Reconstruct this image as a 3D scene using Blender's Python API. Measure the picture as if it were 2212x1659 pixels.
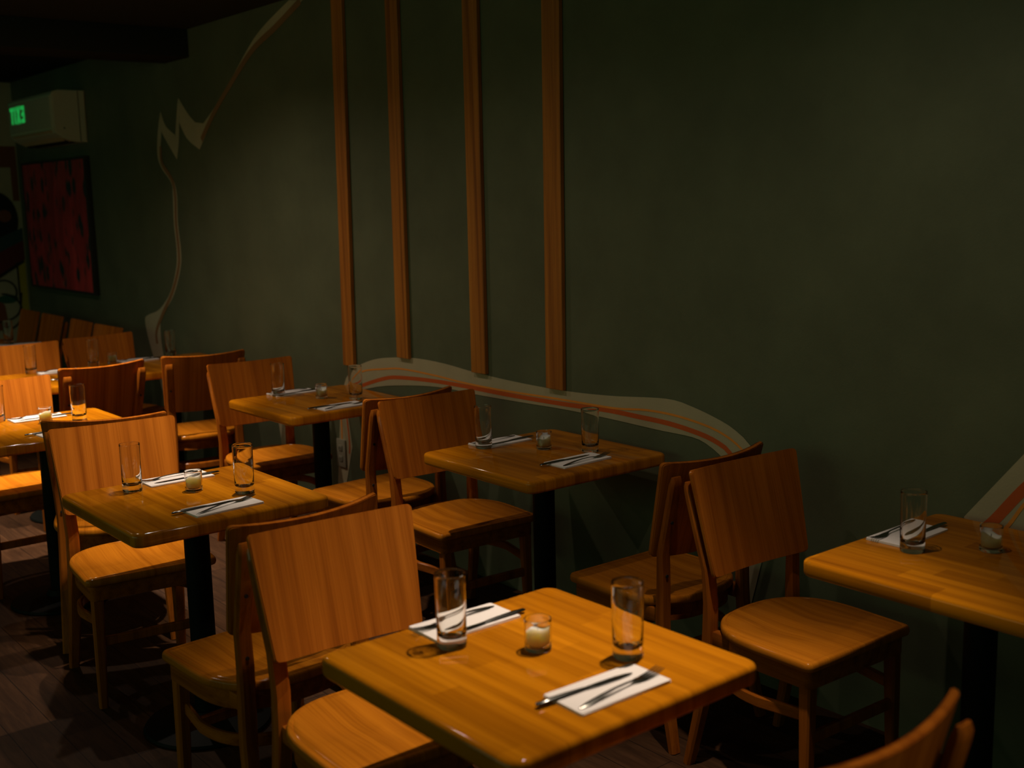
import bpy, bmesh, math, random
from mathutils import Vector, Matrix
random.seed(7)
for o in list(bpy.data.objects): bpy.data.objects.remove(o)
S = bpy.context.scene
COL = S.collection

# ------------------------------------------------------------------ camera
W, H = 2212, 1659
FPX = 2510.0
yaw, pitch, roll = math.radians(51.136), math.radians(9.172), math.radians(-1.3515)
CAM = Vector((0, 0, 1.643))
cy, sy = math.cos(yaw), math.sin(yaw)
fw = Vector((-sy*math.cos(pitch), cy*math.cos(pitch), -math.sin(pitch)))
rt = Vector((cy, sy, 0)); up = rt.cross(fw)
r2 = math.cos(roll)*rt + math.sin(roll)*up
u2 = -math.sin(roll)*rt + math.cos(roll)*up
cam = bpy.data.cameras.new('camera'); co = bpy.data.objects.new('camera', cam); COL.objects.link(co)
cam.sensor_width = 36; cam.lens = 36*FPX/W; cam.clip_start = .05; cam.clip_end = 60
m = Matrix((r2, u2, -fw)).transposed().to_4x4(); m.translation = CAM
co.matrix_world = m
cam.dof.use_dof = True; cam.dof.focus_distance = 3.75; cam.dof.aperture_fstop = 2.9; cam.dof.aperture_blades = 0
S.camera = co

# ------------------------------------------------------------------ view + world + lamps
S.view_settings.view_transform = 'Standard'; S.view_settings.look = 'None'
S.view_settings.gamma = 1; S.view_settings.exposure = 0.10; S.view_settings.use_curve_mapping = False
w = bpy.data.worlds.new('world'); S.world = w; w.use_nodes = True
w.node_tree.nodes['Background'].inputs[0].default_value = (.42, 1.0, .58, 1)
w.node_tree.nodes['Background'].inputs[1].default_value = .055

def spot(name, loc, target, watts, cone, blend, col, rad=.022):
    l = bpy.data.lights.new(name, 'SPOT'); l.energy = watts; l.spot_size = math.radians(cone); l.spot_blend = blend
    l.color = col; l.shadow_soft_size = rad
    o = bpy.data.objects.new(name, l); COL.objects.link(o); o.location = loc
    o.rotation_euler = (Vector(target)-Vector(loc)).to_track_quat('-Z', 'Y').to_euler()
    return o
def area(name, loc, target, watts, sx, sy_, col):
    l = bpy.data.lights.new(name, 'AREA'); l.shape = 'RECTANGLE'; l.size = sx; l.size_y = sy_; l.energy = watts; l.color = col
    o = bpy.data.objects.new(name, l); COL.objects.link(o); o.location = loc
    o.rotation_euler = (Vector(target)-Vector(loc)).to_track_quat('-Z', 'Y').to_euler()
    return o
WARM = (1.0, .81, .64)
LAMPS = [((-1.68, 1.97, 2.58), (-1.72, 1.72, .75), 138, 57), ((-3.55, 1.76, 2.58), (-3.72, 1.83, .75), 127, 52),
         ((-5.36, 1.72, 2.58), (-5.40, 1.78, .75), 330, 56), ((-6.39, 1.12, 2.56), (-6.72, 1.42, .75), 260, 48), ((-8.41, 1.25, 2.58), (-8.6, 1.0, .75), 60, 62)]
for loc, tgt, pw, cone in LAMPS:      # each ceiling lamp: a beam and the wide spill round it
    spot('ceiling_spot', loc, tgt, pw, cone, 1.0, WARM)
    spot('ceiling_spill', loc, (loc[0], loc[1], 0), pw*(.107 if loc[0] > -6.2 else .085), 150, 1.0, WARM)
area('upper_wall_fill', (-3.0, -3.3, 2.0), (-3.2, 3.0, 1.9), 14, 5.0, 1.1, (.72, 1.0, .55))      # added unseen fill that lifts the dark upper wall
for loc, tgt, pw in (((-1.93, 1.33, 2.58), (-2.42, 1.42, .72), 50), ((-3.60, 1.38, 2.58), (-4.07, 1.46, .74), 95), ((-5.00, 1.36, 2.58), (-5.47, 1.46, .76), 150),
                     ((.10, 1.75, 2.58), (-.62, 1.40, .85), 70)):   # unseen narrow spots added to brighten four chair backs
    spot('chair_back_fill_spot', loc, tgt, pw, 24, 1.0, WARM)

# ------------------------------------------------------------------ materials
def mat(name):
    m = bpy.data.materials.new(name); m.use_nodes = True
    nt = m.node_tree; return m, nt, nt.nodes['Principled BSDF']
def plain(name, col, rough=.5, metal=0, spec=.5, coat=0):
    m, nt, b = mat(name)
    b.inputs['Base Color'].default_value = (*col, 1); b.inputs['Roughness'].default_value = rough
    b.inputs['Metallic'].default_value = metal; b.inputs['Specular IOR Level'].default_value = spec
    b.inputs['Coat Weight'].default_value = coat
    return m
def N(nt, t, **kw):
    n = nt.nodes.new(t)
    for k, v in kw.items(): setattr(n, k, v)
    return n
def coords(nt, scale, rnd=True):
    tc = N(nt, 'ShaderNodeTexCoord'); mp = N(nt, 'ShaderNodeMapping'); mp.inputs['Scale'].default_value = scale
    if rnd:
        oi = N(nt, 'ShaderNodeObjectInfo'); mu = N(nt, 'ShaderNodeVectorMath', operation='SCALE')
        cb = N(nt, 'ShaderNodeCombineXYZ'); 
        for i in range(3): nt.links.new(oi.outputs['Random'], cb.inputs[i])
        nt.links.new(cb.outputs[0], mu.inputs[0]); mu.inputs['Scale'].default_value = 7.3
        ad = N(nt, 'ShaderNodeVectorMath', operation='ADD')
        nt.links.new(tc.outputs['Object'], ad.inputs[0]); nt.links.new(mu.outputs[0], ad.inputs[1])
        nt.links.new(ad.outputs[0], mp.inputs[0])
    else: nt.links.new(tc.outputs['Object'], mp.inputs[0])
    return mp.outputs[0]
def ramp(nt, fac, stops):
    r = N(nt, 'ShaderNodeValToRGB'); el = r.color_ramp.elements
    while len(el) < len(stops): el.new(.5)
    for e, (p, c) in zip(el, stops): e.position = p; e.color = (*c, 1)
    nt.links.new(fac, r.inputs[0]); return r.outputs[0]
def noise(nt, vec, scale, detail=6, rough=.6, dist=0):
    n = N(nt, 'ShaderNodeTexNoise'); n.inputs['Scale'].default_value = scale; n.inputs['Detail'].default_value = detail
    n.inputs['Roughness'].default_value = rough; n.inputs['Distortion'].default_value = dist
    nt.links.new(vec, n.inputs['Vector']); return n.outputs['Fac']
def mixc(nt, a, b, fac, blend='MULTIPLY'):
    x = N(nt, 'ShaderNodeMix', data_type='RGBA', blend_type=blend)
    if isinstance(fac, float): x.inputs[0].default_value = fac
    else: nt.links.new(fac, x.inputs[0])
    for s, v in ((6, a), (7, b)):
        if isinstance(v, tuple): x.inputs[s].default_value = (*v, 1)
        else: nt.links.new(v, x.inputs[s])
    return x.outputs[2]
def wood(name, dark, mid, light, axis, rough, spec=.5, coat=.0, coat_rough=.12, stave=None, bump=.0, flat=None):
    """axis = grain direction index"""
    m, nt, b = mat(name)
    sc = [34, 34, 34]; sc[axis] = .8
    if flat is not None: sc[flat] = .5
    v = coords(nt, tuple(sc))
    f = noise(nt, v, 1.0, 2, .5, .25)
    c = ramp(nt, f, [(.30, dark), (.5, mid), (.72, light)])
    sc2 = [230, 230, 230]; sc2[axis] = 4
    if flat is not None: sc2[flat] = 1
    f2 = noise(nt, coords(nt, tuple(sc2)), 1.0, 2, .5)
    c2 = ramp(nt, f2, [(.34, (.80, .77, .74)), (.52, (1, 1, 1)), (1, (1.0, 1.0, 1.0))])
    c = mixc(nt, c, c2, .8)
    if stave:   # butcher-block staves: bands across the grain with their own tone
        tc = N(nt, 'ShaderNodeTexCoord'); oi = N(nt, 'ShaderNodeObjectInfo')
        sep = N(nt, 'ShaderNodeSeparateXYZ'); nt.links.new(tc.outputs['Object'], sep.inputs[0])
        def mth(op, a, bb):
            x = N(nt, 'ShaderNodeMath', operation=op)
            for i, q in enumerate((a, bb)):
                if q is None: continue
                if isinstance(q, (int, float)): x.inputs[i].default_value = q
                else: nt.links.new(q, x.inputs[i])
            return x.outputs[0]
        row = mth('FLOOR', mth('DIVIDE', sep.outputs[1-axis], stave), None)
        wn = N(nt, 'ShaderNodeTexWhiteNoise', noise_dimensions='2D')
        cb0 = N(nt, 'ShaderNodeCombineXYZ'); nt.links.new(row, cb0.inputs[0]); nt.links.new(oi.outputs['Random'], cb0.inputs[1])
        nt.links.new(cb0.outputs[0], wn.inputs['Vector'])
        seg = mth('FLOOR', mth('DIVIDE', mth('ADD', sep.outputs[axis], mth('MULTIPLY', wn.outputs['Value'], .9)), .34), None)
        wn2 = N(nt, 'ShaderNodeTexWhiteNoise', noise_dimensions='3D')
        cb = N(nt, 'ShaderNodeCombineXYZ'); nt.links.new(row, cb.inputs[0]); nt.links.new(seg, cb.inputs[1]); nt.links.new(oi.outputs['Random'], cb.inputs[2])
        nt.links.new(cb.outputs[0], wn2.inputs['Vector'])
        tone = ramp(nt, wn2.outputs['Value'], [(0, (.66, .60, .50)), (.5, (.92, .90, .86)), (1, (1.12, 1.13, 1.08))])
        c = mixc(nt, c, tone, .85)
    nt.links.new(c, b.inputs['Base Color'])
    b.inputs['Roughness'].default_value = rough; b.inputs['Specular IOR Level'].default_value = spec
    b.inputs['Coat Weight'].default_value = coat; b.inputs['Coat Roughness'].default_value = coat_rough
    if bump:
        bp = N(nt, 'ShaderNodeBump'); bp.inputs['Strength'].default_value = bump; bp.inputs['Distance'].default_value = .001
        nt.links.new(f2, bp.inputs['Height']); nt.links.new(bp.outputs[0], b.inputs['Normal'])
    return m
M = {}
M['table'] = wood('lacquered table wood', (.37, .120, .003), (.50, .172, .004), (.60, .215, .006), 0, .5, .0, .55, .07, .062, flat=2)
M['chair_up'] = wood('lacquered plywood upright grain', (.29, .078, .008), (.40, .116, .011), (.48, .145, .014), 2, .5, .0, .25, .12, flat=0)
M['chair_seat'] = wood('lacquered plywood seat grain', (.38, .118, .007), (.48, .155, .009), (.56, .188, .011), 0, .5, .0, .3, .12, flat=2)
M['chair_frame'] = wood('lacquered frame wood', (.22, .056, .006), (.32, .088, .008), (.40, .115, .010), 2, .5, .0, .35, .10)
M['chair_hoop'] = wood('lacquered bentwood', (.22, .056, .006), (.32, .088, .008), (.40, .115, .010), 0, .5, .0, .35, .10)
M['batten'] = wood('stained batten wood', (.25, .075, .008), (.43, .145, .015), (.54, .20, .024), 2, .55, .4, 0, .2, None, .4, flat=1)
M['black_metal'] = plain('black powder coated metal', (.005, .0065, .005), .6, 0, .12)
M['steel'] = plain('cutlery steel', (.22, .22, .20), .22, 1)
M['napkin'] = plain('white paper napkin', (.86, .80, .76), .9, 0, .2)
M['wax'] = None
m_, nt, b = mat('candle wax'); M['wax'] = m_
tc = N(nt, 'ShaderNodeTexCoord'); sp = N(nt, 'ShaderNodeSeparateXYZ'); nt.links.new(tc.outputs['Object'], sp.inputs[0])
mr = N(nt, 'ShaderNodeMapRange'); mr.inputs['From Min'].default_value = .008; mr.inputs['From Max'].default_value = .03
nt.links.new(sp.outputs[2], mr.inputs[0])
nt.links.new(ramp(nt, mr.outputs[0], [(0, (.85, .58, .14)), (1, (.93, .86, .66))]), b.inputs['Base Color'])
b.inputs['Roughness'].default_value = .5
b.inputs['Subsurface Weight'].default_value = .8; b.inputs['Subsurface Radius'].default_value = (.030, .022, .012); b.inputs['Subsurface Scale'].default_value = 1.0
def glassmat(name, col, ior=1.46):
    m, nt, b = mat(name)
    b.inputs['Base Color'].default_value = (*col, 1); b.inputs['Transmission Weight'].default_value = 1
    b.inputs['Roughness'].default_value = 0.0; b.inputs['IOR'].default_value = ior
    return m
M['glass'] = glassmat('clear drinking glass', (.985, .995, .985))
# wall paint
def paint(name, col, amt=.25, rough=.6, spec=.3):
    m, nt, b = mat(name)
    f = noise(nt, coords(nt, (2.2, 2.2, 2.2), False), 1.5, 6, .6)
    d = tuple(x*(1-amt) for x in col); l = tuple(x*(1+amt) for x in col)
    nt.links.new(ramp(nt, f, [(.3, d), (.7, l)]), b.inputs['Base Color'])
    b.inputs['Roughness'].default_value = rough; b.inputs['Specular IOR Level'].default_value = spec
    f2 = noise(nt, coords(nt, (1, 1, 1), False), 160, 2, .5)
    bp = N(nt, 'ShaderNodeBump'); bp.inputs['Strength'].default_value = .15; bp.inputs['Distance'].default_value = .002
    nt.links.new(f2, bp.inputs['Height']); nt.links.new(bp.outputs[0], b.inputs['Normal'])
    return m
M['wall'] = paint('dark green wall paint', (.116, .130, .072), .14)
M['ribbon'] = paint('taupe mural paint', (.45, .385, .235), .08)
M['orange'] = paint('orange mural paint', (.85, .30, .04), .1)
M['red_orange'] = paint('red orange mural paint', (.60, .11, .02), .1)
M['ceiling'] = plain('dark ceiling paint', (.030, .036, .028), .9, 0, .1)
M['beige'] = paint('beige wall paint', (.50, .44, .28), .1)
M['teal'] = plain('teal mural paint', (.03, .075, .07), .7)
M['wine'] = plain('dark red mural paint', (.15, .018, .014), .7)
M['rust'] = plain('rust mural paint', (.24, .07, .02), .7)
M['mustard'] = plain('mustard mural paint', (.50, .38, .02), .7)
M['ink'] = plain('black mural line paint', (.012, .012, .011), .7)
M['leaf'] = plain('green mural paint', (.02, .12, .06), .7)
M['plate'] = plain('ivory outlet plastic', (.33, .31, .22), .35)
M['slot'] = plain('dark slot', (.01, .01, .01), .6)
M['frame_dark'] = plain('dark picture frame', (.030, .028, .020), .5)
M['ac'] = plain('glossy off white plastic', (.60, .56, .38), .02, 0, .5)
M['ac_side'] = plain('off white plastic', (.60, .56, .38), .35, 0, .4)
M['louver'] = plain('tan louver plastic', (.62, .47, .25), .4)
# floor planks
m_, nt, b = mat('worn wood floor'); M['floor'] = m_
br = N(nt, 'ShaderNodeTexBrick'); br.offset = .37; br.inputs['Scale'].default_value = 1
br.inputs['Brick Width'].default_value = 1.1; br.inputs['Row Height'].default_value = .13; br.inputs['Mortar Size'].default_value = .002
br.inputs['Color1'].default_value = (.75, .75, .75, 1); br.inputs['Color2'].default_value = (1.1, 1.1, 1.1, 1); br.inputs['Mortar'].default_value = (.25, .25, .25, 1)
nt.links.new(coords(nt, (1, 1, 1), False), br.inputs['Vector'])
f = noise(nt, coords(nt, (3, 30, 3), False), 1.3, 7, .65, .8)
c = ramp(nt, f, [(.3, (.032, .013, .0045)), (.5, (.054, .023, .0085)), (.75, (.085, .038, .015))])
nt.links.new(mixc(nt, c, br.outputs['Color'], .9), b.inputs['Base Color']); b.inputs['Roughness'].default_value = .65; b.inputs['Specular IOR Level'].default_value = .15
# abstract red painting
m_, nt, b = mat('red abstract canvas'); M['canvas'] = m_
f = noise(nt, coords(nt, (2.2, 1, .8), False), 2.0, 6, .65, 1.0)
c = ramp(nt, f, [(.25, (.20, .028, .024)), (.45, (.45, .042, .038)), (.65, (.75, .06, .06)), (.8, (.55, .14, .07))])
v = coords(nt, (10, .01, 6), False)
vo = N(nt, 'ShaderNodeTexVoronoi'); vo.inputs['Scale'].default_value = 1.0; nt.links.new(v, vo.inputs['Vector'])
blk = ramp(nt, vo.outputs['Distance'], [(.30, (1, 1, 1)), (.46, (0, 0, 0))])
sel = ramp(nt, noise(nt, coords(nt, (4, 1, 2), False), 1.6, 3), [(.40, (0, 0, 0)), (.50, (1, 1, 1))])
msk = mixc(nt, blk, sel, 1.0)
c = mixc(nt, c, (.02, .045, .042), msk, 'MIX')
fy = noise(nt, coords(nt, (26, 1, 5), False), 1.0, 3)
c = mixc(nt, c, (.32, .24, .10), ramp(nt, fy, [(.66, (0, 0, 0)), (.74, (.8, .8, .8))]), 'MIX')
nt.links.new(c, b.inputs['Base Color']); b.inputs['Roughness'].default_value = .55
m_, nt, b = mat('green exit light'); M['exit'] = m_
b.inputs['Base Color'].default_value = (0, .1, .03, 1); b.inputs['Emission Color'].default_value = (.01, 1, .16, 1); b.inputs['Emission Strength'].default_value = 1.2

# ------------------------------------------------------------------ mesh helpers
def finish(name, bm, material, parent=None, smooth=35, mats=None):
    bmesh.ops.recalc_face_normals(bm, faces=bm.faces)
    me = bpy.data.meshes.new(name); bm.to_mesh(me); bm.free()
    for mm in (mats or [material]): me.materials.append(mm)
    for p in me.polygons: p.use_smooth = True
    me.set_sharp_from_angle(angle=math.radians(smooth))
    o = bpy.data.objects.new(name, me); COL.objects.link(o)
    if parent: o.parent = parent
    return o
def tag(o, label=None, cat=None, group=None, kind=None):
    if label: o['label'] = label
    if cat: o['category'] = cat
    if group: o['group'] = group
    if kind: o['kind'] = kind
    return o
def empty(name, loc=(0, 0, 0), rz=0):
    o = bpy.data.objects.new(name, None); COL.objects.link(o); o.location = loc; o.rotation_euler = (0, 0, rz)
    o.empty_display_size = .1
    return o
def kids(o): return [c for c in bpy.data.objects if c.parent == o]
def copy_tree(o, parent=None):
    ch = kids(o)
    c = o.copy(); COL.objects.link(c); c.parent = parent
    for k in ch: copy_tree(k, c)
    return c
def rings(bm, rs, closed=True, cap0=True, cap1=True):
    vs = [[bm.verts.new(p) for p in r] for r in rs]
    n = len(rs[0])
    for a, b in zip(vs, vs[1:]):
        for i in range(n if closed else n-1):
            j = (i+1) % n
            bm.faces.new((a[i], a[j], b[j], b[i]))
    if cap0: bm.faces.new(vs[0])
    if cap1: bm.faces.new(vs[-1])
    return vs
def box(bm, x0, x1, y0, y1, z0, z1, bevel=0, seg=2):
    r = bmesh.ops.create_cube(bm, size=1)
    for v in r['verts']:
        v.co = Vector((x0 if v.co.x < 0 else x1, y0 if v.co.y < 0 else y1, z0 if v.co.z < 0 else z1))
    if bevel:
        es = list({e for v in r['verts'] for e in v.link_edges})
        bmesh.ops.bevel(bm, geom=es, offset=bevel, segments=seg, affect='EDGES', profile=.5)
def lathe(bm, prof, n=40, cx=0, cy=0):
    """closed profile loop of (r,z); r=0 points collapse"""
    rows = []
    for r, z in prof:
        if r < 1e-6: rows.append([bm.verts.new((cx, cy, z))])
        else: rows.append([bm.verts.new((cx+r*math.cos(2*math.pi*i/n), cy+r*math.sin(2*math.pi*i/n), z)) for i in range(n)])
    for a, b in zip(rows, rows[1:]):
        for i in range(n):
            j = (i+1) % n
            if len(a) == 1 and len(b) == 1: continue
            if len(a) == 1: bm.faces.new((a[0], b[i], b[j]))
            elif len(b) == 1: bm.faces.new((a[i], a[j], b[0]))
            else: bm.faces.new((a[i], a[j], b[j], b[i]))
def bar(bm, pts, w, d, side=Vector((0, 1, 0)), rnd=.004, widths=None):
    """rect section swept along pts; w along `side`, d across"""
    rs = []
    P = [Vector(p) for p in pts]
    for i, p in enumerate(P):
        t = (P[min(i+1, len(P)-1)]-P[max(i-1, 0)]).normalized()
        nrm = t.cross(side).normalized(); sd = nrm.cross(t).normalized()
        ww, dd = (w, d) if widths is None else widths[i]
        r = min(rnd, ww*.4, dd*.4); a, b = ww/2, dd/2
        q = [(a, b-r), (a-r, b), (-a+r, b), (-a, b-r), (-a, -b+r), (-a+r, -b), (a-r, -b), (a, -b+r)]
        rs.append([p+sd*x+nrm*y for x, y in q])
    rings(bm, rs)

# ------------------------------------------------------------------ setting
WY = 2.96; EX = -10.05; CZ = 2.645
def struct(name, bm, m, label=None, smooth=30):
    o = finish(name, bm, m, None, smooth); tag(o, label, None, None, 'structure'); return o
bm = bmesh.new(); box(bm, -13.1, 3.2, -3.5, WY+.1, -.1, 0); struct('floor', bm, M['floor'], 'worn brown wood floor under the tables')
bm = bmesh.new(); box(bm, -13.1, 3.2, WY, WY+.1, 0, CZ); wall = struct('wall_back', bm, M['wall'], 'dark green painted wall behind the tables')
bm = bmesh.new(); box(bm, EX-.1, EX, 2.56, WY, 0, CZ); wend = struct('wall_end', bm, M['beige'], 'beige stub wall in the far left corner painted with a colourful mural')
bm = bmesh.new(); box(bm, -13.1, -13.0, -3.5, WY, 0, CZ); struct('wall_far', bm, M['wall'], 'dark wall of the space behind the stub wall')
bm = bmesh.new(); box(bm, -13.1, 3.2, -3.5, WY+.1, CZ, CZ+.1); struct('ceiling', bm, M['ceiling'], 'dark ceiling')
bm = bmesh.new(); box(bm, -6.95, -6.6, -3.5, WY, 2.486, CZ, .004); struct('trim_1', bm, M['ceiling'], 'dark ceiling beam across the room')

def cr(pts, n=8):
    """Catmull-Rom through 2D points"""
    P = [Vector(p) for p in pts]; out = []
    for i in range(len(P)-1):
        p0, p1, p2, p3 = P[max(i-1, 0)], P[i], P[i+1], P[min(i+2, len(P)-1)]
        for k in range(n):
            t = k/n
            out.append(.5*((2*p1)+(p2-p0)*t+(2*p0-5*p1+4*p2-p3)*t*t+(3*p1-p0-3*p2+p3)*t**3))
    out.append(P[-1]); return out
def resample(pts, n):
    L = [0]
    for a, b in zip(pts, pts[1:]): L.append(L[-1]+(b-a).length)
    out = []; j = 0
    for i in range(n):
        s = L[-1]*i/(n-1)
        while j < len(L)-2 and L[j+1] < s: j += 1
        t = (s-L[j])/max(L[j+1]-L[j], 1e-9); out.append(pts[j].lerp(pts[j+1], t))
    return out
def strip_between(bm, a, b, off, n=80):
    A = resample(a, n); B = resample(b, n)
    va = [bm.verts.new((p.x, WY-off, p.y)) for p in A]; vb = [bm.verts.new((p.x, WY-off, p.y)) for p in B]
    for i in range(n-1): bm.faces.new((va[i], va[i+1], vb[i+1], vb[i]))
def line_strip(bm, pts, wdt, off, n=60):
    P = resample(cr(pts), n)
    va, vb = [], []
    for i, p in enumerate(P):
        t = (P[min(i+1, n-1)]-P[max(i-1, 0)]).normalized(); nn = Vector((-t.y, t.x))*wdt/2
        va.append(bm.verts.new((p.x+nn.x, WY-off, p.y+nn.y))); vb.append(bm.verts.new((p.x-nn.x, WY-off, p.y-nn.y)))
    for i in range(n-1): bm.faces.new((va[i], va[i+1], vb[i+1], vb[i]))
def poly_y(bm, pts, off):
    bm.faces.new([bm.verts.new((x, WY-off, z)) for x, z in pts])
# ribbon mural on the back wall
bm = bmesh.new()
top = cr([(-5.025, .70), (-5.009, .735), (-4.973, .783), (-4.868, .84), (-4.717, .886), (-4.554, .91), (-4.362, .924), (-4.146, .921), (-3.91, .904), (-3.631, .893), (-3.347, .891), (-3.087, .902), (-2.805, .925), (-2.674, .91), (-2.55, .879), (-2.489, .855), (-2.434, .82), (-2.37, .75), (-2.34, .66)])
bot = cr([(-5.025, .66), (-4.945, .69), (-4.835, .724), (-4.645, .764), (-4.37, .797), (-4.152, .811), (-3.915, .809), (-3.634, .812), (-3.348, .817), (-3.088, .814), (-2.85, .807), (-2.674, .804), (-2.6, .783), (-2.545, .752), (-2.50, .70), (-2.48, .62)])
strip_between(bm, top, bot, .002)
z1 = [(-5.235, 2.618), (-5.509, 2.515), (-5.804, 2.425), (-6.092, 2.27), (-6.333, 2.123), (-6.533, 1.956)]
z2 = [(-5.374, 2.637), (-5.74, 2.513), (-6.068, 2.317), (-6.30, 2.18), (-6.55, 2.06)]
strip_between(bm, cr(z1), cr(z2), .002)
strip_between(bm, cr([(-6.533, 1.956), (-6.698, 2.026), (-6.795, 2.126)]), cr([(-6.50, 2.08), (-6.65, 2.16), (-6.775, 2.262)]), .002, 20)
poly_y(bm, [(-6.533, 1.956), (-6.30, 2.15), (-6.45, 2.10), (-6.62, 2.12)], .0021)
strip_between(bm, cr([(-6.795, 2.14), (-6.82, 2.02), (-6.866, 1.91)]), cr([(-6.775, 2.262), (-6.80, 2.25), (-6.872, 2.04)]), .002, 20)
strip_between(bm, cr([(-6.866, 1.91), (-7.006, 2.028), (-7.075, 2.09)]), cr([(-6.872, 2.06), (-7.0, 2.12), (-7.066, 2.213)]), .002, 20)
strip_between(bm, cr([(-7.066, 2.213), (-7.075, 2.08), (-7.12, 1.921), (-7.05, 1.85), (-6.94, 1.79), (-6.901, 1.702), (-6.915, 1.533), (-6.898, 1.349), (-6.931, 1.234), (-7.066, 1.068), (-7.277, .913), (-7.31, .814), (-7.29, .678), (-7.2, .5), (-7.05, .25)]),
              cr([(-7.066, 2.213), (-7.125, 2.10), (-7.16, 1.964), (-7.12, 1.877), (-6.975, 1.774), (-6.965, 1.70), (-6.979, 1.533), (-6.965, 1.362), (-6.99, 1.25), (-7.11, 1.09), (-7.304, .972), (-7.50, .923), (-7.561, .888), (-7.533, .781), (-7.46, .64), (-7.36, .45), (-7.2, .2)]), .002, 120)
poly_y(bm, [(-1.665, .727), (-1.42, 1.035), (-1.30, 1.18), (-1.15, 1.2), (-1.2, .5), (-1.62, .5)], .002)
poly_y(bm, [(-5.753, .50), (-5.69, .50), (-5.63, .30), (-5.66, .2), (-5.71, .2), (-5.72, .36)], .002)
poly_y(bm, [(-5.03, .70), (-4.99, .70), (-4.985, .557), (-4.96, .42), (-5.04, .2), (-5.12, .2), (-5.07, .547)], .002)
poly_y(bm, [(-2.42, .48), (-2.36, .48), (-2.43, .22), (-2.47, .22)], .002)
tag(finish('mural_ribbon', bm, M['ribbon'], wall), 'pale taupe painted ribbon')
bm = bmesh.new()
line_strip(bm, [(-5.01, .70), (-4.94, .76), (-4.827, .817), (-4.639, .847), (-4.48, .863), (-4.22, .86), (-4.012, .851), (-3.754, .848), (-3.402, .854), (-3.138, .856), (-3.039, .859), (-2.896, .872), (-2.739, .869), (-2.57, .844), (-2.459, .794), (-2.40, .72)], .008, .003, 90)
line_strip(bm, [(-1.56, .70), (-1.53, .736), (-1.49, .80), (-1.42, .87), (-1.3, .95)], .010, .003, 20)
line_strip(bm, [(-5.06, .64), (-5.055, .5), (-5.06, .42)], .012, .003, 20)
tag(finish('mural_line', bm, M['orange'], wall), 'thin orange painted line')
bm = bmesh.new()
line_strip(bm, [(-5.0, .65), (-4.95, .70), (-4.833, .747), (-4.642, .8), (-4.521, .819), (-4.257, .833), (-4.013, .836), (-3.693, .834), (-3.348, .838), (-3.113, .845), (-2.943, .842), (-2.783, .837), (-2.632, .819), (-2.549, .796), (-2.508, .77), (-2.46, .70)], .018, .0025, 90)
line_strip(bm, [(-1.63, .68), (-1.58, .73), (-1.49, .845), (-1.40, .93), (-1.28, 1.0)], .030, .0025, 20)
line_strip(bm, [(-5.0, .56), (-4.985, .44), (-4.99, .38)], .012, .003, 20)
tag(finish('mural_stripe', bm, M['red_orange'], wall), 'thick red orange painted stripe')
bm = bmesh.new()
line_strip(bm, [(-5.26, 2.618), (-5.53, 2.525), (-5.80, 2.44), (-6.08, 2.29), (-6.32, 2.145), (-6.50, 2.01)], .035, .0025, 40)
line_strip(bm, [(-7.10, 2.0), (-7.10, 1.90), (-6.96, 1.79), (-6.93, 1.69), (-6.945, 1.533), (-6.932, 1.355), (-6.955, 1.25), (-7.08, 1.09), (-7.26, .94), (-7.38, .82), (-7.38, .74)], .032, .0025, 60)
tag(finish('mural_shade_line', bm, paint('burnt umber mural paint', (.27, .14, .055), .1), wall), 'umber line inside the ribbon')

# colourful mural on the end wall
def ep(bm, pts, off):
    bm.faces.new([bm.verts.new((EX+off, y, z)) for y, z in pts])
def eline(bm, pts, wdt, off, n=40):
    P = resample(cr(pts), n); va, vb = [], []
    for i, p in enumerate(P):
        t = (P[min(i+1, n-1)]-P[max(i-1, 0)]).normalized(); nn = Vector((-t.y, t.x))*wdt/2
        va.append(bm.verts.new((EX+off, p.x+nn.x, p.y+nn.y))); vb.append(bm.verts.new((EX+off, p.x-nn.x, p.y-nn.y)))
    for i in range(n-1): bm.faces.new((va[i], va[i+1], vb[i+1], vb[i]))
def epart(name, m, fn, label):
    bm = bmesh.new(); fn(bm); tag(finish(name, bm, m, wend), label)
# y 2.82 -> left edge of view at lower height, corner at 2.96
epart('mural_orange_block', M['rust'], lambda b: (ep(b, [(2.57, 2.14), (2.95, 2.14), (2.95, 1.97), (2.57, 1.97)], .003), ep(b, [(2.90, 1.97), (2.95, 1.97), (2.95, 1.70), (2.90, 1.70)], .003)), 'rust orange block')
def arc(b, c, r, a0, a1, wd, off, sy_=1):
    eline(b, [(c[0]+r*math.cos(math.radians(a0+(a1-a0)*i/12)), c[1]+sy_*r*math.sin(math.radians(a0+(a1-a0)*i/12))) for i in range(13)], wd, off)
def disc(b, c, rx, rz, off): ep(b, [(c[0]+rx*math.cos(2*math.pi*i/28), c[1]+rz*math.sin(2*math.pi*i/28)) for i in range(28)], off)
epart('mural_disc', M['ink'], lambda b: disc(b, (2.75, 1.55), .175, .23, .004), 'dark painted disc')
epart('mural_eye', M['rust'], lambda b: disc(b, (2.82, 1.58), .055, .05, .006), 'small orange oval')
epart('mural_teal_band', M['teal'], lambda b: ep(b, [(2.57, 1.33), (2.95, 1.48), (2.95, 1.35), (2.57, 1.18)], .005), 'teal diagonal band')
epart('mural_wine_band', M['wine'], lambda b: ep(b, [(2.57, 1.20), (2.95, 1.38), (2.95, 1.22), (2.57, 1.00)], .006), 'dark red diagonal band')
epart('mural_yellow_strip', M['mustard'], lambda b: ep(b, [(2.89, 1.19), (2.95, 1.22), (2.95, .55), (2.90, .55)], .005), 'mustard upright strip')
epart('mural_red_figure', M['rust'], lambda b: ep(b, [(2.60, 1.0), (2.70, .97), (2.76, .85), (2.78, .65), (2.6, .65)], .005), 'rust red rounded shape')
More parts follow.
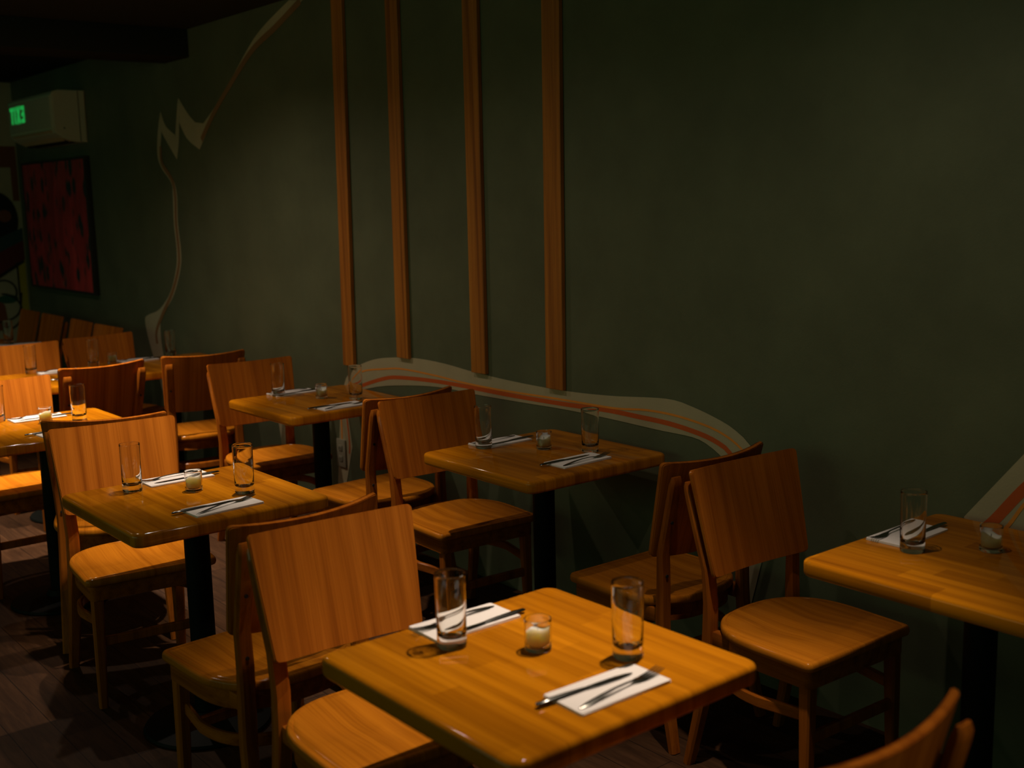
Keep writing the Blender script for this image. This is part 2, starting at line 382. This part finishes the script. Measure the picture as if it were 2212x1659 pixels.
def outl(b):
    eline(b, [(2.885, 1.20), (2.885, .55)], .014, .007); arc(b, (2.76, .96), .10, -30, 200, .012, .007); arc(b, (2.74, .80), .15, -80, 90, .012, .008)
    eline(b, [(2.58, .76), (2.72, .72), (2.86, .78), (2.90, .95)], .012, .0075)
    eline(b, [(2.58, 1.0), (2.7, 1.07), (2.94, 1.21)], .022, .0085)
epart('mural_outline', M['ink'], outl, 'black painted outlines')
epart('mural_green_leaf', M['leaf'], lambda b: disc(b, (2.79, .905), .08, .035, .006), 'green leaf shape')

# outlet plate
t = empty('wall_outlet', (-5.06, WY, .30)); tag(t, 'ivory outlet plate low on the green wall under the far table', 'outlet')
bm = bmesh.new(); box(bm, -.042, .042, -.012, 0, 0, .145, .004); finish('cover_plate', bm, M['plate'], t)
for z in (.045, .10):
    bm = bmesh.new(); box(bm, -.017, .017, -.0165, -.011, z-.015, z+.015, .003); s = finish('socket', bm, M['plate'], t)
    bm = bmesh.new()
    for x in (-.007, .007): box(bm, x-.0015, x+.0015, -.0175, -.0155, z-.006, z+.007)
    finish('slot', bm, M['slot'], s)

# wooden battens
BT = [(-4.895, -4.935, .098, .835, 'thin wooden batten furthest left on the green wall'),
      (-4.435, -4.45, .095, .918, 'wooden batten second from the left on the green wall'),
      (-3.868, -3.875, .098, .907, 'wooden batten third from the left on the green wall'),
      (-3.371, -3.387, .100, .894, 'widest looking wooden batten, rightmost on the green wall')]
for xt, xb, wd, zb, lab in BT:
    bm = bmesh.new(); z1_ = CZ-.002
    xb = xt + (xb-xt)
    rs = [[(x-wd/2, WY-.02, z), (x+wd/2, WY-.02, z), (x+wd/2, WY-.0005, z), (x-wd/2, WY-.0005, z)] for x, z in ((xb, zb), ((xb+xt)/2, (zb+z1_)/2), (xt, z1_))]
    rings(bm, rs)
    bmesh.ops.bevel(bm, geom=[e for e in bm.edges], offset=.002, segments=1, affect='EDGES')
    o = finish('wooden_batten', bm, M['batten']); tag(o, lab, 'wood strip', 'wooden battens on the green wall')

# painting
t = empty('painting', (-9.095, WY, 1.01)); tag(t, 'framed red abstract painting on the green wall below the air conditioner', 'painting')
bm = bmesh.new()
hw = .725; hh = .985
box(bm, -hw, hw, -.045, -.001, 0, .018, .003); box(bm, -hw, hw, -.045, -.001, hh-.018, hh, .003)
box(bm, -hw, -hw+.018, -.045, -.001, .0175, hh-.0175, .003); box(bm, hw-.018, hw, -.045, -.001, .0175, hh-.0175, .003)
finish('picture_frame', bm, M['frame_dark'], t)
bm = bmesh.new(); box(bm, -hw+.016, hw-.016, -.038, -.004, .016, hh-.016); finish('canvas', bm, M['canvas'], t)

# air conditioner
t = empty('air_conditioner', (-8.37, WY, 2.09)); tag(t, 'off white wall mounted air conditioner above the red painting', 'air conditioner')
LEN = 1.0
prof = [(0, .355), (-.18, .355), (-.215, .345), (-.23, .325), (-.23, .09), (-.215, .06), (-.18, .035), (-.13, .014), (-.08, .004), (0, 0)]
bm = bmesh.new(); rings(bm, [[(x, y-.001, z) for y, z in prof] for x in (-LEN, -.03)]); finish('body', bm, M['ac_side'], t, 25)
bm = bmesh.new(); rings(bm, [[(x, y*1.0-.0005, z*1.0) for y, z in prof] for x in (-.0295, 0)]); 
bmesh.ops.bevel(bm, geom=[e for e in bm.edges if all(abs(v.co.x) < 1e-6 for v in e.verts)], offset=.008, segments=2, affect='EDGES'); finish('end_cap', bm, M['ac_side'], t, 25)
bm = bmesh.new(); box(bm, -LEN+.02, -.035, -.2365, -.2295, .10, .315, .003); finish('front_panel', bm, M['ac'], t, 8)
bm = bmesh.new()
for x0, x1 in ((-LEN+.05, -.06),):
    rings(bm, [[(x, y, z) for y, z in ((-.229, .085), (-.15, .016), (-.146, .010), (-.236, .078))] for x in (x0, x1)])
finish('louver', bm, M['louver'], t)
bm = bmesh.new()
for i in range(2):
    y0 = -.135+i*.045; rings(bm, [[(x, y, z) for y, z in ((y0, .0125-i*.0075), (y0+.025, .0075-i*.006), (y0+.025, -.001), (y0, .004))] for x in (-LEN+.06, -.08)])
finish('air_slot', bm, M['slot'], t)
bm = bmesh.new(); box(bm, -.0005, .0015, -.052, -.048, .005, .35); finish('side_seam', bm, M['slot'], t)
bm = bmesh.new(); box(bm, -.001, .003, -.163, -.153, .09, .10, .001); finish('screw_hole', bm, M['slot'], t)

# exit sign across the room, facing the wall; its mirror image shows in the glossy front of the air conditioner
EXP = Vector((-11.535, 2.0, 2.42))
t = empty('exit_sign', EXP); tag(t, 'green lit exit sign hung from the ceiling, mirrored in the air conditioner front', 'exit sign')
def strokes(bm, x0, segs, sc):
    for (ax, az, bx_, bz) in segs:
        a = Vector((x0+ax*sc, az*sc)); b = Vector((x0+bx_*sc, bz*sc)); d = (b-a).normalized(); n = Vector((-d.y, d.x))*.11*sc; a = a-d*.11*sc*0; 
        q = [a+n, b+n, b-n, a-n]
        v0 = [bm.verts.new((p.x, .012, p.y)) for p in q]; v1 = [bm.verts.new((p.x, .016, p.y)) for p in q]
        bm.faces.new(v1); bm.faces.new(v0[::-1])
        for i in range(4): bm.faces.new((v0[i], v0[(i+1) % 4], v1[(i+1) % 4], v1[i]))
GL = {'E': [(.1, 0, .1, 1), (0, .11, .6, .11), (.1, .5, .5, .5), (0, .89, .6, .89)], 'X': [(.05, 0, .6, 1), (.05, 1, .6, 0)], 'I': [(.2, 0, .2, 1)], 'T': [(.3, 0, .3, .9), (0, .89, .62, .89)]}
EXS = .152
# letters read correctly when seen from the wall side (+y looking to -y), so x runs backwards
x = .213
for chh, adv in (('E', .80), ('X', .80), ('I', .50), ('T', .70)):
    bm = bmesh.new(); strokes(bm, 0, GL[chh], EXS)
    for v in bm.verts: v.co.x = x - v.co.x
    finish('letter_'+chh.lower(), bm, M['exit'], t); x -= adv*EXS
bm = bmesh.new(); box(bm, -.27, .27, -.03, .0115, -.04, .21, .006); finish('sign_case', bm, M['frame_dark'], t)
bm = bmesh.new(); bar(bm, [(0, -.01, .209), (0, -.01, CZ-EXP.z-.001)], .015, .015); finish('hanging_rod', bm, M['black_metal'], t)

# ------------------------------------------------------------------ tables
TW, TT = .62, .042
def rounded_rect(hw, hd, r, n=6):
    out = []
    for cx, cy_, a0 in ((hw-r, hd-r, 0), (-hw+r, hd-r, 90), (-hw+r, -hd+r, 180), (hw-r, -hd+r, 270)):
        for i in range(n+1):
            a = math.radians(a0+90*i/n); out.append((cx+r*math.cos(a), cy_+r*math.sin(a)))
    return out
def make_table():
    t = empty('dining_table')
    bm = bmesh.new(); rs = []
    R = .011
    prof = [(R, .75-TT)] + [(R-R*math.sin(math.radians(a)), .75-TT+R-R*math.cos(math.radians(a))) for a in (22, 45, 68, 90)] + \
           [(R-R*math.cos(math.radians(a)), .75-R+R*math.sin(math.radians(a))) for a in (0, 22, 45, 68, 90)]
    for ins, z in prof:
        rs.append([(x, y, z) for x, y in rounded_rect(TW/2-ins, TW/2-ins, .032-ins*.6)])
    rings(bm, rs); finish('tabletop', bm, M['table'], t, 50)
    bm = bmesh.new(); lathe(bm, [(0, .69), (.039, .69), (.039, .03), (0, .03)], 28)
    finish('pedestal_column', bm, M['black_metal'], t)
    bm = bmesh.new(); box(bm, -.15, .15, -.02, .02, .69, .709, .002); box(bm, -.02, .02, -.15, .15, .689, .708, .002); finish('mounting_bracket', bm, M['black_metal'], t)
    bm = bmesh.new(); lathe(bm, [(0, .001), (.195, .001), (.20, .006), (.195, .014), (.14, .022), (.06, .034), (.05, .055), (0, .055)], 48)
    finish('base_plate', bm, M['black_metal'], t)
    return t
TABLES = {
 'T1': (-1.659, 1.379, .3, 'nearest square wooden table at the bottom centre, set for two'),
 'T6': (-1.390, 2.568, 0, 'square wooden table at the right edge of the picture, beside the green wall'),
 'T2': (-3.049, 2.589, -.5, 'square wooden table in the middle against the green wall, under the right batten'),
 'T4': (-3.358, 1.426, 0, 'square wooden table at left centre, directly beyond the nearest table'),
 'T3': (-4.610, 2.588, -.2, 'square wooden table against the wall under the leftmost batten'),
 'T5': (-4.890, 1.463, 0, 'brightly lit square table cut off by the left picture edge'),
 'T8': (-6.36, 2.62, 0, 'dim square table against the wall beyond the row of battens'),
 'T7': (-6.27, 1.955, 0, 'square table far left, half hidden by the dark chair back'),
 'T9': (-8.15, 2.00, 0, 'furthest table in the far left corner below the red painting'),
}
proto = make_table(); first = True
for k, (x, y, rz, lab) in TABLES.items():
    o = proto if first else copy_tree(proto); first = False
    o.location = (x, y, 0); o.rotation_euler = (0, 0, math.radians(rz)); tag(o, lab, 'table', 'square dining tables')

# ------------------------------------------------------------------ chairs  (local: +x = the way the sitter faces)
def seat_outline(k=1.0, n=28):
    pts = []
    # rear curve from +v side round the back to -v side, then the front corners
    for i in range(n+1):
        a = math.pi*i/n
        c, s = math.cos(a), math.sin(a)
        e = 2/2.5
        v = .222*math.copysign(abs(c)**e, c); u = .02-.225*abs(s)**e
        pts.append((u, v))
    f = .205; r = .022
    for i in range(7):
        a = math.radians(-90+90*i/6); pts.append((f-r+r*math.cos(a), -.218+r+r*math.sin(a)))
    for i in range(7):
        a = math.radians(0+90*i/6); pts.append((f-r+r*math.cos(a), .218-r+r*math.sin(a)))
    return [(u*k, v*k) for u, v in pts]
def dish(u, v, k):
    e = math.exp(-((u+.03)**2/.010+(abs(v)-.085)**2/.0045))
    return -.013*e*(1 if k < .9 else 0)
def make_chair():
    t = empty('dining_chair')
    bm = bmesh.new(); rs = []
    for k, z in ((.97, .424), (.99, .426), (1, .434), (.997, .443), (.985, .4485), (.965, .450), (.935, .4503), (.93, .4485), (.925, .4485), (.92, .450)):
        rs.append([(u, v, z) for u, v in seat_outline(k)])
    for k in (.85, .75, .65, .55, .45, .35, .25, .15, .06):
        rs.append([(u, v, .450+dish(u, v, k)) for u, v in seat_outline(k)])
    rings(bm, rs); finish('seat', bm, M['chair_seat'], t, 60)
    # apron hoop under the seat
    bm = bmesh.new()
    o1 = seat_outline(.93); o0 = seat_outline(.84)
    n = len(o1); loop = []
    rs = [[(u, v, .372) for u, v in o0], [(u, v, .372) for u, v in o1], [(u, v, .4245) for u, v in o1], [(u, v, .4245) for u, v in o0]]
    vs = [[bm.verts.new(p) for p in r] for r in rs]
    for a in range(4):
        A, B = vs[a], vs[(a+1) % 4]
        for i in range(n): bm.faces.new((A[i], A[(i+1) % n], B[(i+1) % n], B[i]))
    finish('seat_apron', bm, M['chair_hoop'], t, 40)
    # backrest: bent plywood, leaning back, tapered downward
    bm = bmesh.new()
    zb, zt, ub, ut = .588, .884, -.133, -.212
    L = math.hypot(zt-zb, ut-ub); tx, tz = (ut-ub)/L, (zt-zb)/L
    nx, nz = -tz, tx      # backward normal
    rc = .014; nc = 18
    ts = [0, .0006, .002, .004, .0065, .010, .014]
    ts = ts + [.014+(L-.028)*i/8 for i in range(1, 8)] + [L-q for q in reversed(ts)]
    fr, bk = [], []
    for s in ts:
        hwid = .199+(.2205-.199)*s/L
        d = min(s, L-s)
        if d < rc: hwid -= rc-math.sqrt(max(rc*rc-(rc-d)**2, 0))
        rf, rb = [], []
        for i in range(nc+1):
            v = hwid*(2*i/nc-1); off = .040*(1-(v/.22)**2)
            x = ub+tx*s+nx*off; z = zb+tz*s+nz*off
            rf.append((x, v, z)); rb.append((x+nx*.0155, v, z+nz*.0155))
        fr.append(rf); bk.append(rb)
    VF = [[bm.verts.new(p) for p in r] for r in fr]; VB = [[bm.verts.new(p) for p in r] for r in bk]
    nr = len(ts)
    for a in range(nr-1):
        for i in range(nc):
            bm.faces.new((VF[a][i], VF[a][i+1], VF[a+1][i+1], VF[a+1][i])); bm.faces.new((VB[a][i], VB[a+1][i], VB[a+1][i+1], VB[a][i+1]))
        bm.faces.new((VF[a][0], VF[a+1][0], VB[a+1][0], VB[a][0])); bm.faces.new((VF[a][nc], VB[a][nc], VB[a+1][nc], VF[a+1][nc]))
    for i in range(nc):
        bm.faces.new((VF[0][i], VB[0][i], VB[0][i+1], VF[0][i+1])); bm.faces.new((VF[-1][i], VF[-1][i+1], VB[-1][i+1], VB[-1][i]))
    bmesh.ops.recalc_face_normals(bm, faces=bm.faces)
    rim = [e for e in bm.edges if len(e.link_faces) == 2 and e.calc_face_angle() > math.radians(60)]
    bmesh.ops.bevel(bm, geom=rim, offset=.0028, segments=2, affect='EDGES')
    finish('backrest', bm, M['chair_up'], t, 50)
    # rear legs run up behind the backrest
    for s in (1, -1):
        bm = bmesh.new()
        pts = [(-.246, 0), (-.223, .10), (-.201, .20), (-.187, .30), (-.182, .40), (-.182, .50), (-.1865, .60), (-.2035, .66), (-.2195, .72), (-.2355, .78), (-.2445, .815), (-.249, .831), (-.249, .841)]
        vv = [s*(.194-.020*min(z/.45, 1)+.016*max(0, min((z-.5)/.32, 1))) for _, z in pts]
        wid = [(.034, .026), (.037, .029), (.040, .031), (.042, .033), (.043, .032), (.043, .028), (.043, .024), (.043, .023), (.043, .023), (.043, .023), (.042, .022), (.040, .018), (.036, .009)]
        bar(bm, [(u, v, z) for (u, z), v in zip(pts, vv)], 0, 0, Vector((0, 1, 0)), .006, wid)
        lg = finish('rear_leg', bm, M['chair_frame'], t, 40)
        for zc, uc in ((.70, -.2275), (.53, -.1985)):
            bm = bmesh.new()
            r = bmesh.ops.create_cone(bm, cap_ends=True, segments=12, radius1=.005, radius2=.005, depth=.004)
            for v in r['verts']: v.co = Vector((uc+v.co.z, s*(.174+.016*max(0, (zc-.5)/.32))+v.co.x, zc+v.co.y))
            finish('bolt_plug', bm, M['slot'], lg)
        # block joining the leg to the apron
        bm = bmesh.new(); box(bm, -.170, -.105, s*.170-.014, s*.170+.014, .378, .422, .006); finish('leg_block', bm, M['chair_hoop'], t, 40)
        bm = bmesh.new(); bar(bm, [(.172, s*.186, 0), (.170, s*.182, .2), (.168, s*.179, .3715)], 0, 0, Vector((0, 1, 0)), .005, [(.027, .027), (.033, .033), (.037, .037)])
        finish('front_leg', bm, M['chair_frame'], t, 40)
    # bentwood stretcher hoop + front rail
    bm = bmesh.new(); ol = [p for p in seat_outline(.90) if True][:29]
    P = [(.155, .172)] + [(u, v) for u, v in ol if u <= .02] + [(.155, -.172)]
    bar(bm, [(u, v, .285) for u, v in P], .033, .016, Vector((0, 0, 1)), .004); finish('stretcher_hoop', bm, M['chair_hoop'], t, 40)
    bm = bmesh.new(); bar(bm, [(.170, -.168, .225), (.170, .168, .225)], .032, .018, Vector((0, 0, 1)), .004); finish('front_stretcher', bm, M['chair_frame'], t, 40)
    return t
chair = make_chair(); used = [False]
def place_chair(a, b, lab, facing=1):
    """a,b = world x,y of the two top corners of the backrest (smaller y first)"""
    o = chair if not used[0] else copy_tree(chair); used[0] = True
    A = Vector(a); B = Vector(b); mid = (A+B)/2; d = (B-A).normalized()
    # facing +x: left side (v=+) is +y
    f = Vector((d.y, -d.x)) * facing
    rz = math.atan2(f.y, f.x)
    c = mid + f*.212
    o.location = (c.x, c.y, 0); o.rotation_euler = (0, 0, rz)
    tag(o, lab, 'chair', 'bent plywood dining chairs')
    return o
place_chair((-2.410, 1.149), (-2.385, 1.585), 'plywood chair tucked under the far left side of the nearest table, backrest front visible', 1)
place_chair((-0.900, 1.148), (-0.900, 1.585), 'plywood chair at the bottom right corner, only its curved top edge showing', -1)
place_chair((-2.53, 1.144), (-2.56, 1.592), 'plywood chair seen from behind, its back against the chair at the nearest table', -1)
place_chair((-4.087, 1.228), (-4.034, 1.658), 'bright orange plywood chair on the far side of the left centre table', 1)
place_chair((-4.303, 1.275), (-4.152, 1.672), 'dark plywood chair turned askew, mostly hidden behind the bright orange chair', -1)
place_chair((-5.47, 1.235), (-5.47, 1.67), 'brightest yellow orange chair cut by the left picture edge', 1)
place_chair((-2.128, 2.341), (-2.109, 2.787), 'dark plywood chair facing the right table, round seat fully visible', 1)
place_chair((-2.263, 2.364), (-2.255, 2.791), 'plywood chair seen from behind at the right end of the middle wall table', -1)
place_chair((-3.716, 2.343), (-3.689, 2.777), 'reddish plywood chair on the left side of the middle wall table', 1)
place_chair((-3.812, 2.32), (-3.838, 2.774), 'plywood chair seen from behind, its back against the reddish chair at the middle', -1)
place_chair((-5.198, 2.325), (-5.174, 2.755), 'plywood chair on the far side of the table under the leftmost batten', 1)
place_chair((-5.676, 2.300), (-5.625, 2.710), 'dark plywood chair seen from behind near the wall, left of the leftmost batten table', -1)
place_chair((-5.639, 1.763), (-5.677, 2.193), 'very dark plywood chair back with bright top edge behind the brightly lit left table', -1)
place_chair((-6.90, 2.20), (-6.96, 2.638), 'dim brown chair behind the two glasses of the table by the wall', 1)
place_chair((-6.86, 1.72), (-6.85, 2.155), 'orange chair at the far left edge behind a tall glass', 1)
def side_chair(x, y, rz, lab):
    o = copy_tree(chair); o.location = (x, y, 0); o.rotation_euler = (0, 0, math.radians(rz)); tag(o, lab, 'chair', 'bent plywood dining chairs')
YB = 2.655-.212
side_chair(-7.935, YB, -92, 'small red brown chair back by the far wall, third from the left corner')
side_chair(-7.42, YB, -88, 'small red brown chair back by the far wall, rightmost of the four')
side_chair(-9.05, YB, -91, 'dark chair back nearest the far left corner beneath the red painting')
side_chair(-8.53, YB, -90, 'dark chair back second from the far left corner beneath the red painting')

# ------------------------------------------------------------------ table settings
TZ = .75
def make_glass():
    bm = bmesh.new()
    Hh, ro, rb, wl, bt = .153, .0318, .0300, .0019, .019
    prof = [(0, .0012), (.022, .0010), (rb-.002, 0), (rb, .0025), (rb+.0001, .006), (rb+.0003, .02)]
    prof += [(rb+.0003+(ro-.0002-rb-.0003)*q, .02+(Hh-.022)*q) for q in (.1, .25, .4, .55, .7, .85, .96, 1)]
    prof += [(ro-.0006, Hh), (ro-wl+.0006, Hh), (ro-wl+.0002, Hh-.002), (ro-wl+.0001, Hh-.006), (ro-wl-.0001, .12), (ro-wl-.0004, .10), (ro-wl-.0010, .08), (ro-wl-.0020, .06),
             (rb-wl-.0022, .045), (rb-wl-.0036, bt+.015), (rb-wl-.006, bt+.007), (rb-wl-.010, bt+.002), (rb-wl-.016, bt+.0005), (0, bt)]
    # denser sides for smooth refraction
    lathe(bm, prof, 64)
    return finish('water_glass', bm, M['glass'], None, 60)
G = make_glass(); gused = [False]
def glass(x, y, lab, grp='tall clear water glasses'):
    o = G if not gused[0] else G.copy()
    if gused[0]: COL.objects.link(o)
    gused[0] = True
    o.location = (x, y, TZ+.0003); o.rotation_euler = (0, 0, random.random()*6); tag(o, lab, 'glass', grp)
def make_candle():
    t = empty('candle_holder')
    bm = bmesh.new(); Hh, ro, wl, bt = .065, .0272, .0022, .010
    lathe(bm, [(0, .0008), (.018, .0008), (ro-.003, 0), (ro-.001, .0015), (ro-.0002, .004), (ro-.0001, .008), (ro+.0002, Hh-.006), (ro+.0003, Hh-.002), (ro, Hh), (ro-wl+.0006, Hh), (ro-wl+.0002, Hh-.002), (ro-wl+.0001, Hh-.006), (ro-wl-.0005, bt+.008), (ro-wl-.0006, bt+.004), (ro-wl-.004, bt), (0, bt)], 48)
    finish('holder_glass', bm, M['glass'], t, 60)
    bm = bmesh.new(); n = 48
    rw = ro-wl-.0014
    rs = []
    for r, z in ((rw*.85, bt+.0012), (rw*.97, bt+.003), (rw, bt+.006)): rs.append([(r*math.cos(2*math.pi*i/n), r*math.sin(2*math.pi*i/n), z) for i in range(n)])
    def topz(a): return .045+.007*math.sin(a+2.4)+.003*math.sin(3*a+1)
    rs.append([(rw*math.cos(2*math.pi*i/n), rw*math.sin(2*math.pi*i/n), topz(2*math.pi*i/n)) for i in range(n)])
    for q in (.9, .7, .4, .1):
        rs.append([(rw*q*math.cos(2*math.pi*i/n), rw*q*math.sin(2*math.pi*i/n), .036+(topz(2*math.pi*i/n)-.036)*q**3) for i in range(n)])
    rings(bm, rs); wx = finish('wax', bm, M['wax'], t, 60)
    bm = bmesh.new(); lathe(bm, [(0, .035), (.0008, .035), (.0008, .044), (0, .0445)], 8); finish('wick', bm, M['slot'], wx)
    return t
CD = make_candle(); cused = [False]
def candle(x, y, rz, lab):
    o = CD if not cused[0] else copy_tree(CD); cused[0] = True
    o.location = (x, y, TZ+.0003); o.rotation_euler = (0, 0, rz); tag(o, lab, 'candle', 'votive candles in small glasses')
def make_napkin():
    bm = bmesh.new()
    for k, (sx, sy_, dz, rot) in enumerate(((.054, .110, 0, 0), (.0535, .1095, .0016, .5), (.053, .109, .0032, -.4))):
        z0 = dz; a = math.radians(rot)
        r0 = []
        pts = rounded_rect(sx, sy_, .003, 2)
        def tr(x, y, z):
            zz = z + .0018*max(0, (y/sy_-.80))*5*.6*(k/2+.3)*(1 if x > 0 else .2)
            return (x*math.cos(a)-y*math.sin(a), x*math.sin(a)+y*math.cos(a), zz)
        rings(bm, [[tr(x, y, z0) for x, y in pts], [tr(x, y, z0+.0014) for x, y in pts]])
    return finish('paper_napkin', bm, M['napkin'], None, 30)
def oval(bm, st, n=10, ls=1.0):
    rs = []
    for x, w_, t_, z in st:
        x *= ls
        rs.append([(w_/2*math.cos(2*math.pi*i/n), x, z+t_/2*math.sin(2*math.pi*i/n)) for i in range(n)])
    rings(bm, rs)
def make_fork():       # along +y, handle end at y=0
    bm = bmesh.new()
    oval(bm, [(0, .003, .0016, .0012), (.004, .008, .002, .0014), (.02, .0125, .0024, .003), (.05, .0105, .0026, .0065), (.085, .0065, .0028, .0085), (.115, .0052, .003, .008), (.128, .007, .0026, .0068), (.138, .016, .002, .005), (.150, .0225, .0016, .0028), (.158, .0232, .0015, .0026)], 10, 1.13)
    for k in range(4):
        x = -.0093+k*.0062
        rs = []
        for y, z, w_ in ((.177, .0026, .0042), (.190, .0034, .0036), (.206, .0056, .003), (.224, .0092, .0016)):
            rs.append([(x-w_/2, y, z-.0007), (x+w_/2, y, z-.0007), (x+w_/2, y, z+.0007), (x-w_/2, y, z+.0007)])
        rings(bm, rs)
    return finish('fork', bm, M['steel'], None, 45)
def make_knife():
    bm = bmesh.new()
    oval(bm, [(0, .006, .003, .002), (.004, .0125, .0055, .003), (.03, .0140, .0065, .0035), (.07, .0120, .0062, .0035), (.10, .0105, .0052, .003), (.112, .010, .004, .0025), (.118, .013, .0022, .002), (.14, .0165, .0016, .0016), (.19, .0170, .0014, .0014), (.215, .0125, .0012, .0012), (.226, .004, .001, .001)])
    return finish('table_knife', bm, M['steel'], None, 45)
NP, FK, KN = make_napkin(), make_fork(), make_knife(); sused = [0]
def inst(src, first):
    if first: return src
    o = src.copy(); COL.objects.link(o); return o
NT = .0047
def setting(cx, cy_, deg, where, knife=True, fork=True, kx=-.024, fx=.035, ky=-.150, fy=-.100, frot=5, krot=0):
    """local +y = the way the fork tines point; +x = towards the sitter"""
    f = sused[0] == 0; sused[0] += 1
    a = math.radians(deg); Rm = Matrix.Rotation(a, 2)
    n = inst(NP, f); n.location = (cx, cy_, TZ+.0002); n.rotation_euler = (0, 0, a); tag(n, 'white paper napkin '+where, 'napkin', 'white paper napkins')
    if fork:
        o = inst(FK, f); p = Rm @ Vector((fx, fy)); o.location = (cx+p.x, cy_+p.y, TZ+NT); o.rotation_euler = (0, 0, a+math.radians(frot)); tag(o, 'steel fork '+where, 'fork', 'steel forks')
    if knife:
        o = inst(KN, f); p = Rm @ Vector((kx, ky)); o.location = (cx+p.x, cy_+p.y, TZ+NT); o.rotation_euler = (0, 0, a+math.radians(krot)); tag(o, 'steel table knife '+where, 'knife', 'steel table knives')
# right-hand settings face the sitter at +x, left-hand ones are turned about
setting(-1.459, 1.384, -1, 'at the near right side of the nearest table', frot=6, krot=-2)
setting(-1.906, 1.393, 180, 'at the far left side of the nearest table', frot=4, krot=2, fx=.028, kx=-.036, ky=-.135)
setting(-3.160, 1.430, 3, 'at the near right side of the left centre table', frot=15, krot=1)
setting(-3.60, 1.475, 181, 'at the far side of the left centre table', ky=-.14)
setting(-2.866, 2.589, 1, 'at the near right side of the middle wall table', frot=4)
setting(-3.293, 2.592, 181, 'at the far left side of the middle wall table', ky=-.14)
setting(-4.387, 2.565, 1, 'at the near side of the table under the leftmost batten')
setting(-4.871, 2.592, 180, 'at the far side of the table under the leftmost batten', ky=-.14)
setting(-1.631, 2.622, 182, 'at the left side of the table at the right picture edge', frot=2)
setting(-4.70, 1.475, 3, 'at the near side of the brightly lit left table')
setting(-5.10, 1.49, 180, 'at the far side of the brightly lit left table', ky=-.14)
setting(-6.48, 2.03, 180, 'at the far side of the far left table, by the orange chair', ky=-.14)
setting(-6.13, 2.03, 0, 'at the near side of the far left table, by a dark chair')
setting(-6.60, 2.52, 180, 'on the dim table against the far wall', ky=-.14)
setting(-7.98, 2.29, 170, 'on the furthest table, right of its glass', knife=False)
setting(-8.02, 2.10, 180, 'on the furthest table, left of its glass', knife=False)

glass(-1.822, 1.297, 'tall clear glass at the left of the nearest table, in front of the far napkin')
glass(-1.545, 1.520, 'tall clear glass at the right of the nearest table, behind the near napkin')
glass(-3.263, 2.492, 'tall clear glass beside the far napkin of the middle wall table')
glass(-2.947, 2.722, 'tall clear glass near the wall on the middle wall table')
glass(-3.548, 1.307, 'tall clear glass at the left of the left centre table')
glass(-3.277, 1.560, 'tall clear glass at the right of the left centre table, above the fork')
glass(-4.846, 2.506, 'tall clear glass on the left of the table under the leftmost batten')
glass(-4.500, 2.714, 'tall clear glass by the mural on the table under the leftmost batten')
glass(-1.548, 2.512, 'tall clear glass on the table at the right picture edge')
glass(-5.155, 1.345, 'tall clear glass cut off by the left picture edge on the bright table')
glass(-4.916, 1.608, 'tall clear glass standing on the back corner of the bright left table')
glass(-6.535, 1.90, 'tall clear glass in front of the orange chair far left')
glass(-6.56, 2.25, 'left of the two tall glasses in front of the dim brown chair')
glass(-6.64, 2.74, 'tall clear glass close to the wall on the dim far table')
glass(-8.12, 2.235, 'tall clear glass on the furthest table at the left edge')
candle(-1.690, 1.413, .6, 'small candle glass at the centre of the nearest table')
candle(-3.091, 2.631, 2.2, 'small candle glass on the middle wall table')
candle(-3.412, 1.452, 1.0, 'small candle glass on the left centre table')
candle(-4.639, 2.616, 3.0, 'small candle glass on the table under the leftmost batten')
candle(-1.418, 2.650, 4.4, 'small candle glass on the table at the right picture edge')
candle(-4.970, 1.485, 1.6, 'small candle glass on the bright table at the left picture edge')
candle(-6.57, 2.36, .3, 'small candle glass on the dim table by the far wall')

# let the renderer carry light through the glasses onto the table tops
for l in bpy.data.lights: l.cycles.is_caustics_light = True
for o in bpy.data.objects:
    if o.type == 'MESH' and o.name.startswith(('water_glass', 'holder_glass')): o.cycles.is_caustics_caster = True
    if o.type == 'MESH' and o.name.startswith('tabletop'): o.cycles.is_caustics_receiver = True
